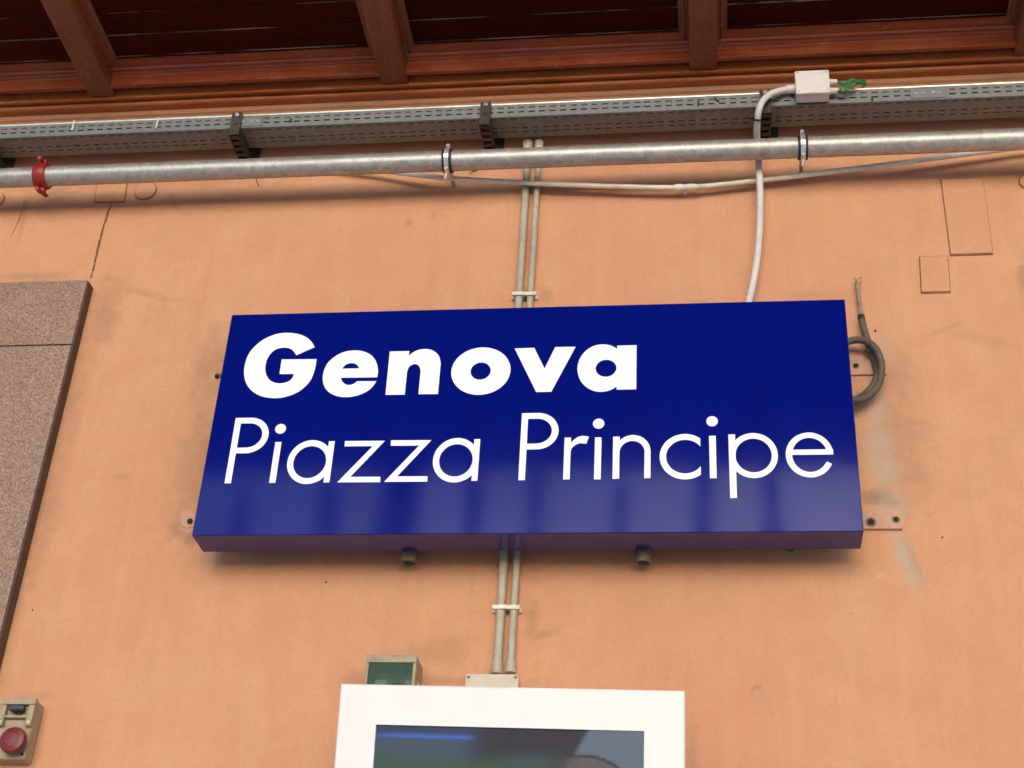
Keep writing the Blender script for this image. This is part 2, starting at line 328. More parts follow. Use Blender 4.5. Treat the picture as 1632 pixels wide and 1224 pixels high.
# plaster lip under the woodwork
zl = [zat(860, y, -.02) for y in (167, 158, 150, 143)]
MB().extr([(.03, zl[0]), (-.014, zl[0]), (-.016, zl[1]), (-.024, zl[1]+.002), (-.026, zl[2]), (-.034, zl[2]+.002), (-.036, zl[3]+.03), (.03, zl[3]+.03)], -3, 3).build('cornice_strip', M_PLAST, wall, bevel=.003)
# painted-over cover plates: four corner pixels each
def plate(c, th=.0035):
    P = [at(x, y, -.002) for x, y in c]; m = MB()
    f = lambda s, y: [Vector((p.x, y, p.z)) + (p-sum(P, Vector())/4).normalized()*s for p in P]
    a, b = f(0, .004), f(0, -.002-th)
    o = m.add(a+b, [(0,1,2,3),(7,6,5,4),(0,4,5,1),(1,5,6,2),(2,6,7,3),(3,7,4,0)]).build('cover_plate', M_PLAST, wall, bevel=.0012)
    a, b = f(.0035, .004), f(.0035, -.0022)
    MB().add(a+b, [(0,1,2,3),(7,6,5,4),(0,4,5,1),(1,5,6,2),(2,6,7,3),(3,7,4,0)]).build('joint_line', M_JOINT, o)
plate([(1500, 287), (1566, 285), (1582, 404), (1515, 406)]); plate([(1466, 410), (1510, 409), (1514, 465), (1469, 466)]); plate([(156, 285), (203, 283), (198, 321), (152, 322)])
def disc(px, py, rp):
    c = at(px, py, -.002); r = (at(px+rp, py, -.002)-c).length
    o = MB().lathe((c.x, .004, c.z), (0, -1, 0), [(r, 0), (r, .009), (r-.0012, .0098)], 40).build('cover_plate', M_PLAST, wall)
    MB().lathe((c.x, .004, c.z), (0, -1, 0), [(r+.0028, 0), (r+.0028, .0062)], 40).build('joint_line', M_JOINT, o)
disc(232, 304, 16); disc(1638, 290, 13); disc(-6, 318, 12)
def ribbon(name, pts, w_, mat, jit=.0):
    P = spline([at(x, y, -.0022) for x, y in pts], 7); m = MB(); L = []
    for i, p in enumerate(P):
        t = (P[min(i+1, len(P)-1)]-P[max(i-1, 0)]).normalized(); s = Vector((t.z, 0, -t.x)); k = w_*(.55+random.random()*.9)*(1 if 0 < i < len(P)-1 else .2)
        p = p + s*random.uniform(-jit, jit); L += [p+s*k, p+Vector((0, -.0008, 0)), p-s*k]
    return m.add(L, [(3*i+j, 3*i+j+1, 3*i+j+4, 3*i+j+3) for i in range(len(P)-1) for j in (0, 1)]).build(name, mat, wall)
ribbon('crack', [(178, 323), (172, 338), (169, 348), (160, 380), (153, 410), (149, 428), (145, 444)], .0024, M_CRACK, .0012)
ribbon('crack', [(40, 318), (30, 350), (18, 376)], .0009, M_JOINT, .001)
for x, y, r in ((520, 928, .0022), (52, 972, .0018), (1502, 856, .002), (1395, 527, .003), (684, 283, .002)):
    c = at(x, y, -.001); MB().lathe((c.x, .003, c.z), (0, -1, 0), [(r, 0), (r*.9, .0055), (r*.3, .0062)], 9).build('nail_hole', M_HOLE, wall)
for pts in ([(408, 285), (410, 291), (413, 297)], [(748, 277), (753, 273), (760, 272)]):
    MB().tube([at(x, y, -.012+.005*i) for i, (x, y) in enumerate(pts)], .0012, 6).build('wire_scrap', M_HOLE, wall)

# ------------------------------------------------------------------ granite cladding
cx_ = at(139, 447, -.035).x; gz = [zat(100, 447, -.035), zat(100, 550, -.035), zat(100, 550, -.035)-1.15, .05]
gr = thing('granite_cladding', (cx_-.4, 0, 0), 'pink-grey granite slabs with dark edge clad on the wall beside the push button', 'cladding')
for i in range(3):
    for j in range(3):
        x1 = cx_ - j*.95 - (.003 if j else 0); x0 = cx_ - (j+1)*.95
        o = MB().box((x0, -.035, gz[i+1]+.0035), (x1, -.012, gz[i])).build('slab', M_GRAN, gr, bevel=.0015)
MB().box((cx_-2.8, -.011, .05), (cx_-.0035, .01, gz[0]-.003)).build('mortar_bed', M_GEDGE, gr)
MB().box((cx_+.0006, -.0335, .05), (cx_+.005, .01, gz[0]-.004)).build('edge_strip', M_GEDGE, gr, bevel=.001)

# ------------------------------------------------------------------ wooden canopy
YE = -.50                                # eave
z_so = zat(860, 128, -.062); y_fa = -.115
z_fa1 = zat(860, 85, y_fa-.002); z_bd = zat(860, 62, y_fa-.045)
cn = thing('wooden_canopy', (0, -.2, z_so), 'dark brown wooden eave of beams, boards and mouldings above the cable tray', 'roof')
zc0 = zat(860, 146, -.036)
rb = .0085; cb = (-.045, zc0+rb+.002)     # half-round bead along the foot of the moulding, a cove above it
cv = [(.02, zc0+.003), (-.036, zc0+.003)] + [(cb[0]+rb*math.cos(a), cb[1]+rb*math.sin(a)) for a in np.linspace(R(-80), R(-250), 10)]
cv += [(-.050-.016*math.sin(a)**1.5, cb[1]+rb*.8+(z_so-cb[1]-rb*.8-.006)*(1-math.cos(a))) for a in np.linspace(.15, math.pi/2, 7)] + [(-.072, z_so-.006), (-.072, z_so+.024), (.02, z_so+.024)]
bx = [at(162, 140, -.09).x, at(1121, 108, -.09).x]; sp = (bx[1]-bx[0])/2
BX = [bx[0]+sp*k for k in (-2, -1, 0, 1, 2, 3, 4)]; BW = .038
xl, xr = BX[0]-.2, BX[-1]+.2
MB().extr(cv, xl, xr).build('cove_moulding', M_COVE, cn)
MB().extr([(-.02, z_so+.026), (y_fa+.014, z_so+.026), (y_fa+.014, z_so+.003), (y_fa, z_so+.003), (y_fa, z_fa1-.012), (y_fa-.005, z_fa1-.011), (y_fa-.006, z_fa1-.006), (y_fa+.004, z_fa1-.004), (y_fa+.004, z_fa1+.002), (-.02, z_fa1+.002)], xl, xr).build('wall_plate', M_WOODX, cn, bevel=.002)
hb = z_bd - z_so
beam = None
for x in BX:
    if beam is None:
        m = MB().box((-BW, YE+.2, 0), (BW, .2-.066, hb+.05)); o = m.build('beam', M_WOODY, cn, org=(x, -.2, z_so), local=True, bevel=.004); beam = o.data
    else: piece(beam, 'beam', cn, (x, -.2, z_so))
# bay mouldings: one bead along the wall plate, one along each beam side
zb0 = z_fa1 - .004
def bead_prof(y, s, z0, z1, dep):        # fillet, half-round and cove from (y,z0) out to (y+s*dep, z1)
    H = z1-z0; r = min(H*.30, dep*.36); c = (dep*.42, z0+H*.44); out = [(0, z0), (dep*.16, z0), (dep*.16, z0+H*.10)]
    out += [(c[0]+r*math.cos(a), c[1]+r*math.sin(a)) for a in np.linspace(R(-150), R(60), 11)]
    out += [(dep*.62, z0+H*.80), (dep, z0+H*.86), (dep, z1+.002), (0, z1+.002)]
    return [(y+s*p, z) for p, z in out]
for k in range(len(BX)-1):
    a, b = BX[k]+BW+.001, BX[k+1]-BW-.001
    MB().extr(bead_prof(y_fa-.0005, -1, zb0-.006, z_bd, .044), a, b).build('bay_moulding', M_WOODX, cn)
    for x, s in ((a, 1), (b, -1)):
        pr = bead_prof(0, 1, zb0, z_bd, .026); n_ = len(pr); y0, y1 = y_fa-.012, YE
        m = MB(); m.add([(x+s*p, y0, z) for p, z in pr]+[(x+s*p, y1, z) for p, z in pr], [(i, (i+1) % n_, n_+(i+1) % n_, n_+i) for i in range(n_)]+[tuple(range(n_)), tuple(range(n_, 2*n_))])
        m.build('beam_moulding', M_WOODY, cn)
# boards: each a plank of its own in each bay, its outer edge a few millimetres lower than the next board
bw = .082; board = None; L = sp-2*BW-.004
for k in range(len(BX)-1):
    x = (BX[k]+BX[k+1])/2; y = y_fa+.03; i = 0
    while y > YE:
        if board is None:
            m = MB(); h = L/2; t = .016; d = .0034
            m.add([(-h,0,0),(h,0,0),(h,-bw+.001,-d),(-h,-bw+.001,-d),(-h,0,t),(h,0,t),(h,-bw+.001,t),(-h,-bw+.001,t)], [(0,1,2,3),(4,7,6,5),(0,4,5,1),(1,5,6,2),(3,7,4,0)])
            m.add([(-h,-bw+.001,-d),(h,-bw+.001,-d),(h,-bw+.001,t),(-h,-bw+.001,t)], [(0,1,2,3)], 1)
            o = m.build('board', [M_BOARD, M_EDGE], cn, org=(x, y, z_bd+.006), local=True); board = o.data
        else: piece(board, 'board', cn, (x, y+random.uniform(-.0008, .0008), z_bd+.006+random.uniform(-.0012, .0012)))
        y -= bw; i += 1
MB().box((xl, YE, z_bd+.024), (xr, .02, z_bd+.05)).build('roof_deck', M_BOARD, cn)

# ------------------------------------------------------------------ cable tray
ty0, ty1 = -.118, -.036
zr, zb_ = zat(860, 165, ty0), zat(860, 184.5, ty0)
A, B_ = at(0, 184+10, ty0), at(1632, 133+9, ty0)
tr = thing('cable_tray', (0, -.08, zb_), 'long galvanised perforated cable tray under the wooden eave', 'cable tray')
tx0, tx1 = -2.3, 2.1; pitch = .0282; sl = .0165
def slotted(P, lines, holes):            # P(x, s): sheet with rows of slots; lines are the s values, holes the indices of slotted strips
    m = MB(); n_ = int((tx1-tx0)/pitch)
    for k in range(n_):
        xa = tx0+k*pitch; X = [xa, xa+(pitch-sl)/2, xa+(pitch+sl)/2, xa+pitch]
        for i in range(len(lines)-1):
            for j in range(3):
                if i in holes and j == 1: continue
                m.add([P(X[j], lines[i]), P(X[j+1], lines[i]), P(X[j+1], lines[i+1]), P(X[j], lines[i+1])], [(0,1,2,3)])
    return m
h = zr-zb_
side = [0, .33*h, .43*h, .68*h, .78*h, h]
def weld(o):
    bm = bmesh.new(); bm.from_mesh(o.data); bmesh.ops.remove_doubles(bm, verts=bm.verts[:], dist=1e-5); bmesh.ops.recalc_face_normals(bm, faces=bm.faces[:]); bm.to_mesh(o.data); bm.free(); o.data.polygons.foreach_set('use_smooth', [False]*len(o.data.polygons)); return o
weld(slotted(lambda x, s: (x, ty0, zb_+s), side, (1, 3)).build('front_side', M_TRAY, tr, solid=.0014))
weld(slotted(lambda x, s: (x, ty1, zb_+s), side, ()).build('back_side', M_TRAY, tr, solid=.0014))
W = ty1-ty0; bot = [.001, .085*W, .125*W, .50*W, .54*W, .70*W, .74*W, W-.001]
weld(slotted(lambda x, s: (x+.006, ty0+s, zb_), bot, (1, 3, 5)).build('base', M_TRAY, tr, solid=.0014))
for y in (ty0, ty1): MB().tube([(tx0, y-.001, zr), (tx1, y-.001, zr)], .0042, 8).build('rim', M_RIM, tr)
for px, py in ((395, 190), (1478, 142)):
    x = at(px, py, ty0).x; spl = MB().box((x-.045, ty0-.003, zb_+.004), (x+.045, ty0-.0012, zr-.005)).build('splice_plate', M_TRAY, tr, bevel=.0005)
    for dx in (-.03, -.012, .012, .03):
        MB().lathe((x+dx, ty0-.003, zb_+.5*h), (0, -1, 0), [(.0045, 0), (.0045, .001), (.003, .0022)], 12).build('bolt', M_CLAMP, spl)
for px, py, lean, ln, c in ((1113, 164, 0, .02, 0), (1142, 159, .012, .016, 0), (463, 192, 0, .012, 0), (1390, 157, 0, .014, 0), (117, 200, 0, .036, 1), (251, 196, 0, .036, 1)):
    p = at(px, py, ty0-.003); MB().obox(p, Vector((1,0,0)), Vector((lean/ln, 0, -1)).normalized(), Vector((0,-1,0)), (-.0022, .0022), (-ln/2, ln/2), (-.001, .0022)).build('cable_tie', M_COND2 if c else M_RUB, tr)
for k, (y, z, r) in enumerate(((-.055, .012, .010), (-.080, .012, .010), (ty0+.0128, .0068, .006), (ty0+.0122, .0240, .0105))):
    m = MB().tube([(x, y+.0006*math.sin(x*3+k*2), zb_+z+.0004*math.sin(x*4+k)) for x in np.linspace(tx0, tx1, 40)], r, 10)
    tag(m.build('tray_cable', M_RUB, org=(0, y, zb_)), 'black cable lying inside the perforated tray', 'cable', 'cables lying in the tray')

# ------------------------------------------------------------------ tray brackets
bl = ['dark bracket under the tray beside the red pipe coupling', 'dark perforated bracket under the tray between coupling and first pipe clamp', 'dark perforated bracket under the tray beside the twin conduits',
      'dark perforated bracket under the tray beside the white cable', 'dark bracket under the tray at its far end']
for k, px in enumerate((-8, 383, 775, 1220)):
    x = at(px, 165, ty0-.006).x; za = zb_-.004; zlow = zb_-.034
    t = thing('tray_bracket', (x, 0, zlow), bl[k], 'bracket', 'brackets carrying the cable tray')
    w2 = .0145
    m = MB(); yf = ty0-.010
    m.box((x-w2, yf, zlow), (x-w2+.004, -.004, za)); m.box((x+w2-.004, yf, zlow), (x+w2, -.004, za)); m.box((x-w2+.0042, yf+.002, za-.004), (x+w2-.0042, -.004, za-.0005))
    for i in range(5):                   # underside web with oval slots left open between rungs
        y0 = yf+.004+i*.024; m.box((x-w2+.0042, y0, zlow+.0005), (x+w2-.0042, y0+.014, zlow+.004))
    m.build('arm', M_BRK, t, bevel=.0008)
    fl_ = MB().box((x-w2, yf-.0035, zlow), (x+w2, yf-.0002, zr+.003)).build('front_lip', M_BRK, t, bevel=.001)
    for zz in (zr-.006, zb_+.004): MB().lathe((x, yf-.0035, zz), (0, -1, 0), [(.0065, 0), (.0065, .0012), (.004, .003), (.004, .005)], 10).build('bolt', M_CLAMP if zz > zb_+.02 else M_BRK, fl_)
    wf = MB().box((x-.02, -.007, zlow-.016), (x+.036, .002, za+.03)).build('wall_flange', M_BRK, t, bevel=.0015)
    for dx in (-.012, .026): MB().lathe((x+dx, -.007, zlow-.006), (0, -1, 0), [(.006, 0), (.006, .004), (.003, .005)], 6).build('bolt', M_STUB, wf)

# ------------------------------------------------------------------ big galvanised pipe with coupling, clamps
PY_ = -.105; p0, p1 = at(-60, 286.5, PY_), at(1700, 219, PY_); pd = (p1-p0).normalized(); pr_ = .0274
p0 -= pd*.4; p1 += pd*.4
pp = thing('steel_pipe', (p0+p1)/2, 'thick galvanised steel pipe running along the wall under the tray', 'pipe')
MB().tube([p0+(p1-p0)*t for t in np.linspace(0, 1, 12)], pr_, 36).build('tube', M_PIPE, pp)
def pipe_at(px):
    lo, hi = 0., 1.
    for _ in range(40):
        t = (lo+hi)/2; v = p0+(p1-p0)*t-CAM; x = 816+F_PX*v.dot(RT)/v.dot(fw)
        if x < px: lo = t
        else: hi = t
    return p0+(p1-p0)*lo
c = pipe_at(68); up = Vector((0, -.35, 1)).normalized(); up = (up-pd*up.dot(pd)).normalized(); nn = pd.cross(up)
m = MB().lathe(c-pd*.021, pd, [(pr_+.0005, .004), (pr_+.006, .004), (pr_+.009, .009), (pr_+.0095, .021), (pr_+.009, .033), (pr_+.006, .038), (pr_+.0005, .038)], 32)
cp = m.build('coupling', M_RED, pp); tag(cp, 'red painted grooved coupling')
for s in (1, -1):
    MB().obox(c+up*s*(pr_+.011), pd, nn, up*s, (-.011, .011), (-.011, .011), (-.006, .010)).build('lug', M_RED, cp, bevel=.005)
    MB().tube([c+up*s*(pr_+.017)-nn*.03, c+up*s*(pr_+.017)+nn*.03], .006, 8).build('bolt', M_RED, cp)
for px, lb in ((714, 'zinc pipe clamp with black lining beside the twin conduits'), (1279, 'zinc pipe clamp with black lining beside the white cable')):
    c = pipe_at(px); t = thing('pipe_clamp', Vector((c.x, 0, c.z)), lb, 'clamp', 'clamps holding the steel pipe')
    up = Vector((0, 0, 1)); up = (up-pd*up.dot(pd)).normalized(); nn = pd.cross(up)
    MB().lathe(c-pd*.0125, pd, [(pr_+.0003, 0), (pr_+.0045, 0), (pr_+.0055, .003), (pr_+.0055, .022), (pr_+.0045, .025), (pr_+.0003, .025)], 32).build('rubber_lining', M_RUB, t)
    MB().lathe(c-pd*.0065, pd, [(pr_+.003, 0), (pr_+.0075, .0005), (pr_+.0075, .0125), (pr_+.003, .013)], 32).build('band', M_CLAMP, t)
    for s in (1, -1):
        MB().obox(c+up*s*(pr_+.006), pd, nn, up*s, (-.006, .006), (-.008, .008), (-.002, .009)).build('ear', M_CLAMP, t, bevel=.002)
        MB().tube([c+up*s*(pr_+.011)-nn*.022, c+up*s*(pr_+.011)+nn*.02], .0055, 8).build('bolt', M_CLAMP, t)
    MB().tube([c+Vector((0, pr_+.004, 0)), Vector((c.x, .004, c.z))], .006, 8).build('hanger_rod', M_CLAMP, t)
    b = c-up*(pr_+.016)+Vector((0, -.004, 0)); MB().tube([b, b-up*.022-pd*.004], .0028, 6).build('bolt_tail', M_COND2, t)

# ------------------------------------------------------------------ conduits
YC = -.013
tw = [((843, 222), (790, 1072), .0098), ((858.5, 221), (814.5, 1070), .0082)]
CON = []
for k, (a, b, r) in enumerate(tw):
    A, B_ = at(*a, YC), at(*b, YC); top = Vector((A.x, YC, zb_-.001)); B_.x = (A.x+B_.x)/2; top.x = A.x = B_.x; CON.append((B_.x, r))
    t = thing('vertical_conduit', B_, ('wider' if k == 0 else 'slimmer')+' beige conduit of the pair dropping from the tray behind the blue sign', 'conduit', 'pair of vertical conduits')
    MB().tube([top+(B_-top)*u + Vector((.0012*math.sin(u*9+k), 0, 0)) for u in np.linspace(0, 1, 24)], r, 18).build('tube', M_COND, t)
    MB().lathe(top-Vector((0, 0, .030)), (0, 0, 1), [(r, 0), (r+.003, .002), (r+.003, .014), (r+.0045, .015), (r+.0045, .03)], 16).build('top_gland', M_COND2, t)
    MB().lathe(B_-Vector((0, 0, .004)), (0, 0, 1), [(r+.004, 0), (r+.004, .010), (r+.0025, .011), (r+.0035, .02), (r+.0025, .028), (r, .03)], 16).build('bottom_gland', M_COND, t)
for py, lb in ((468, 'small beige clip round the vertical conduits above the blue sign'), (967, 'small beige clip round the vertical conduits below the blue sign')):
    z = zat(815, py, YC-.012)
    for x, r in CON:
        m = MB().box((x-r-.009, -.006, z-.0055), (x+r+.009, .003, z+.0055)); m.lathe((x, YC, z-.0052), (0, 0, 1), [(r+.0004, 0), (r+.003, 0), (r+.003, .0104), (r+.0004, .0104)], 18)
        m.box((x-r-.007, YC-r-.004, z-.005), (x+r+.007, YC-r+.004, z+.005))
        tag(m.build('conduit_clip', M_COND2, org=(x, 0, z), bevel=.0008), lb, 'clip', 'clips below the sign' if py > 600 else 'clips above the sign')
pts = [(430, 255), (540, 264), (610, 272), (660, 278.5), (715, 284), (830, 291), (960, 296.5), (1092, 298.5), (1215, 287), (1330, 273), (1440, 259), (1560, 243), (1650, 232), (1760, 219)]
ys = [-.030, -.030, -.032, -.034, -.035, -.036, -.034, -.032, -.030, -.03, -.03, -.03, -.03, -.03]
cp_ = [at(x, y, Y) for (x, y), Y in zip(pts, ys)]
hc = thing('sagging_conduit', at(1092, 298, 0), 'thin pale conduit sagging along the wall beneath the steel pipe', 'conduit')
MB().tube(spline(cp_, 6), .0068, 16).build('tube', M_COND2, hc)
c = cp_[7]; dv = (cp_[8]-cp_[6]).normalized()
for s in (-1, 1): MB().tube([c+dv*(s*.0165-.010), c+dv*(s*.0165+.010)], .0094, 18).build('sleeve', M_COND2, hc)
MB().tube([c-dv*.03, c+dv*.03], .0078, 16).build('inner_sleeve', M_WCAB, hc)
MB().box((c.x-.005, -.028, c.z-.001), (c.x+.005, .003, c.z+.007)).build('wall_saddle', M_COND2, hc)

# ------------------------------------------------------------------ white cable, junction box on the tray, green wires
jb = [at(1266, 114, -.160), at(1324, 148, -.160)]; jz0, jz1 = zat(1296, 148.5, -.160), zat(1296, 112.5, -.160); jx0, jx1 = jb[0].x, jb[1].x
J = thing('tray_junction_box', ((jx0+jx1)/2, -.14, jz0), 'small white junction box mounted on the cable tray edge', 'junction box')
jbd = MB().box((jx0+.002, -.150, jz0+.001), (jx1-.002, ty0-.0042, jz1-.002)).build('body', M_WBOX, J, bevel=.004)
jl = MB().box((jx0, -.163, jz0-.001), (jx1, -.1505, jz1)).build('lid', M_WBOX, J, bevel=.004, seg=3)
for x in (jx0+.008, jx1-.008):
    for z in (jz0+.007, jz1-.008): MB().lathe((x, -.1625, z), (0, -1, 0), [(.0035, 0), (.0035, .0006), (.0015, .0012)], 10).build('screw', M_BEIGE, jl)
gl = (at(1263, 142, -.136)); gl.x = jx0
for p, s in ((gl, -1), (at(1325, 131, -.136), 1), (at(1325, 145, -.136), 1)):
    MB().lathe(Vector((jx0+.004 if s < 0 else jx1-.004, p.y, p.z)), (s, 0, 0), [(.0125 if s < 0 else .009, 0), (.0125 if s < 0 else .009, .013), (.0105 if s < 0 else .008, .0135), (.0115 if s < 0 else .008, .022), (.009 if s < 0 else .006, .026)], 14).build('gland', M_WBOX, jbd)
path = [(1262, 142.5, -.136), (1246, 144, -.138), (1228, 150, -.146), (1215, 162, -.150), (1209, 178, -.148), (1206.5, 198, -.120), (1206.5, 220, -.075), (1208, 240, -.052), (1210, 275, -.05), (1211.5, 310, -.05), (1211, 350, -.044), (1208, 400, -.036), (1201.5, 445, -.034), (1194, 478, -.036), (1186, 512, -.04), (1180, 545, -.05)]
wc = thing('white_cable', at(1190, 500, -.036), 'white-grey flexible cable hanging from the tray box to the blue sign', 'cable')
WP = [at(*p) for p in path]; WP[0] = Vector((jx0-.015, gl.y, gl.z))
MB().tube(spline(WP, 8), .0087, 16).build('sheath', M_WCAB, wc)
tp = at(1206.5, 190, -.134); td = (WP[5]-WP[4]).normalized()
MB().lathe(tp-td*.002, td, [(.0092, 0), (.0125, 0), (.0125, .004), (.0092, .004)], 18).build('cable_tie', M_RUB, wc); MB().box((tp.x-.018, tp.y-.012, tp.z-.003), (tp.x-.008, tp.y-.004, tp.z+.004)).build('tie_head', M_RUB, wc)
for k in range(6):
    g_ = at(1331, 131 if k < 3 else 145.5, -.136); g_.x = jx1+.02
    o1 = random.uniform(-4, 4); e = random.uniform(-5, 3)
    P = [g_, at(1343+random.uniform(-3, 3), (131 if k < 3 else 145)+o1, -.14+random.uniform(-.012, .012)), at(1356, (128 if k % 2 else 137)+o1, -.142+random.uniform(-.015, .01)),
         at(1370, 127+k*1.2+e*.3, -.138+random.uniform(-.01, .01)), at(1378+e*.4, 131+k*.8, -.118), at(1376, 138, -.098), at(1370, 143, -.08)]
    tag(MB().tube(spline(P, 6), .0024, 8).build('green_wire', M_GREEN, org=g_), 'green wire looping from the white junction box into the tray', 'wire', 'green wires at the junction box')

# ------------------------------------------------------------------ blue station sign
S0 = Vector((-.75, SF, ZB)); SH = .611
sg = thing('station_sign', Vector((0, SF+SIGN_D, ZB)), 'blue station sign with white lettering Genova Piazza Principe', 'sign')
MB().box((-.75, SF, ZB), (.75, SF+SIGN_D, ZB+SH)).build('case', M_BLUE, sg, bevel=.0018, seg=2)
sg_case = [c for c in sg.children if c.name.startswith('case')][0]; sg_case.modifiers.clear(); sg_case.data.polygons.foreach_set('use_smooth', [False]*len(sg_case.data.polygons))
def sp_px(x, y):                         # pixel to millimetres on the sign face
    p = at(x, y, SF)-S0; return (p.x*1000, p.z*1000)
def letter(name, prisms):                # prisms: list of (outer loop, hole loops) in millimetres
    m = MB()
    for k, (out, holes) in enumerate(prisms):
        loops = [out]+holes; y1 = SF-.0009-.00018*k; y0 = SF+.001
        fl = [p for lp in loops for p in lp]; tri = tessellate_polygon([[Vector((p[0], p[1], 0)) for p in lp] for lp in loops])
        n_ = len(fl); V = [(S0.x+p[0]/1000, y1, S0.z+p[1]/1000) for p in fl]+[(S0.x+p[0]/1000, y0, S0.z+p[1]/1000) for p in fl]
        F = [tuple(t) for t in tri]; b = 0
        for lp in loops:
            q_ = len(lp); F += [(b+i, b+(i+1) % q_, n_+b+(i+1) % q_, n_+b+i) for i in range(q_)]; b += q_
        m.add(V, F)
    o = m.build(name, M_LETT, sg); o.data.polygons.foreach_set('use_smooth', [False]*len(o.data.polygons)); return o
def trace(ox, oy, segs, s=10.2):         # segs: list of point runs; each run is a smooth curve, runs meet in corners
    out = []
    for run in segs:
        P = [Vector((*sp_px(ox+x/s, oy+y/s), 0)) for x, y in run]
        Q = spline(P, 5) if len(P) > 2 else P
        out += [(q_.x, q_.y) for q_ in Q[:-1]]
    return out
def ell(cx, cy, a, b, t0=0, t1=360, n=56):
    full = abs(t1-t0) >= 360; return [(cx+a*math.cos(R(t0+(t1-t0)*i/n)), cy+b*math.sin(R(t0+(t1-t0)*i/n))) for i in range(n if full else n+1)]
rect = lambda x0, y0, x1, y1: [(x0, y0), (x1, y0), (x1, y1), (x0, y1)]
letter('letter_g_capital', [(trace(380, 525, [[(1240,290),(1190,205),(1110,135),(1010,88),(900,65),(780,58),(660,70),(540,105),(420,160),(310,240),(215,335),(150,440),(110,560),(92,690),(105,810),(145,910),(215,995),(310,1060),(420,1100),(560,1118),(690,1112),(810,1085),(920,1045),(1020,985),(1110,905),(1180,815),(1220,720),(1250,620),(1272,487)],
    [(1272,487),(705,489)], [(705,489),(668,727)], [(668,727),(905,725)], [(905,725),(880,785),(830,840),(750,870),(660,880),(570,860),(500,815),(455,740),(437,650),(445,560),(475,470),(525,395),(595,335),(680,305),(770,298),(850,318),(900,360),(942,422)], [(942,422),(1240,290)]]), [])])
letter('letter_e', [(trace(500, 525, [[(1033,780),(1045,690),(1035,590),(1000,500),(940,425),(850,375),(750,350),(650,345),(540,358),(430,395),(330,455),(240,535),(185,630),(155,730),(150,840),(180,940),(245,1020),(340,1072),(440,1098),(550,1102),(660,1088),(770,1055),(870,1005),(950,940),(1018,845)],
    [(1018,845),(705,845)], [(705,845),(660,880),(610,902),(560,907),(510,890),(465,850),(440,788)], [(440,788),(1033,780)]]), [trace(500, 525, [[(460,642),(500,595),(550,562),(620,550),(680,562),(720,595),(742,635)], [(742,635),(460,642)]])])])
letter('letter_n', [(trace(600, 525, [[(218,362),(535,355)], [(535,355),(525,434)], [(525,434),(600,375),(690,335),(800,322),(900,338),(975,385),(1025,455),(1045,550)], [(1045,550),(1000,1052)], [(1000,1052),(683,1055)], [(683,1055),(720,680)], [(720,680),(705,620),(675,580),(625,565),(570,580),(525,620),(497,690)], [(497,690),(460,1062)], [(460,1062),(148,1065)], [(148,1065),(218,362)]]), [])])
def ext(ox, oy, l, r, t, b):             # ellipse from the pixels of its four extremes
    L_, R_, T_, B2 = [sp_px(ox+x/10.2, oy+y/10.2) for x, y in (l, r, t, b)]
    return (L_[0]+R_[0])/2, (T_[1]+B2[1])/2, (R_[0]-L_[0])/2, (T_[1]-B2[1])/2
letter('letter_o', [(ell(*ext(710, 525, (92,730), (1058,650), (640,295), (520,1066)), n=80), [ell(*ext(710, 525, (408,690), (737,665), (585,540), (550,820)))])])
letter('letter_v', [(trace(810, 525, [[a, b] for a, b in zip([(105,312),(425,303),(590,640),(765,290),(1095,285),(700,1015),(455,1020)], [(425,303),(590,640),(765,290),(1095,285),(700,1015),(455,1020),(105,312)])]), [])])
ax, ay, aa, ab = ext(870, 525, (525,640), (1330,630), (930,245), (890,1017)); q1 = [sp_px(870+x/10.2, 525+y/10.2) for x, y in ((1160,268),(1475,260),(1475,975),(1150,980))]
ax = sp_px(870+910/10.2, 525+630/10.2)[0]; aa = ax-sp_px(870+525/10.2, 525+640/10.2)[0]
letter('letter_a', [(ell(ax, ay, aa*1.03, ab, n=72), [ell(*ext(870, 525, (808,640), (1148,630), (985,495), (980,772)))]), (rect((q1[0][0]+q1[3][0])/2, q1[2][1], q1[1][0], q1[1][1]), [])])
# light line: baseline 133.5, x-height 242.5, capitals 310, stroke about 14.7 mm
BLN, XH, CH = 133.7, 242.3, 310.0
def Pcap(x):
    bowl = [(x+14, 310), (x+38.5, 310)]+ell(x+38.5, 261.6, 48.6, 48.4, 90, -90, 36)+[(x+14, 213.2), (x+14, 228.4)]+ell(x+37, 261.6, 34.6, 33.2, -90, 90, 30)+[(x+14, 294.8)]
    return [(rect(x, BLN, x+14.9, CH), []), (bowl, [])]
def ilow(x, zc): return [(rect(x, BLN, x+14.9, XH), []), (ell(x+7.6, zc, 13, 13.3, n=36), [])]
def alow(l, s0, s1): return [(ell((l+14.4+s0-.5)/2, 187.8, (s0-.5-l-14.4)/2+14.4, 58.2, n=72), [ell((l+14.4+s0-.5)/2, 187.4, (s0-.5-l-14.4)/2, 42.5, n=60)]), (rect(s0, BLN-.6, s1, XH), [])]
def zlow(x): return [([(x+6, XH), (x+101, XH-.8), (x+28.5, 147), (x+99.5, 146.4), (x+100.5, 132.6), (x, 133.2), (x+73.5, 227.6), (x+6.2, 228.2)], [])]
letter('letter_p_capital', Pcap(56.6)); letter('letter_i', ilow(163, 278.2)); letter('letter_a', alow(199.1, 292.0, 306)); letter('letter_z', zlow(324.6)); letter('letter_z', zlow(434.4)); letter('letter_a', alow(543.4, 636.3, 650))
letter('letter_p_capital', Pcap(743.9))
arm = [(857, 205)]+[(860.6+27*(1-math.cos(t)), 205+23.5*math.sin(t)) for t in np.linspace(.1, 1.35, 10)]+[(895.9, 226.3), (901.1, 244.9)]+[(886.9, 247.2), (878, 245), (869, 239), (860.1, 229), (857, 224)]
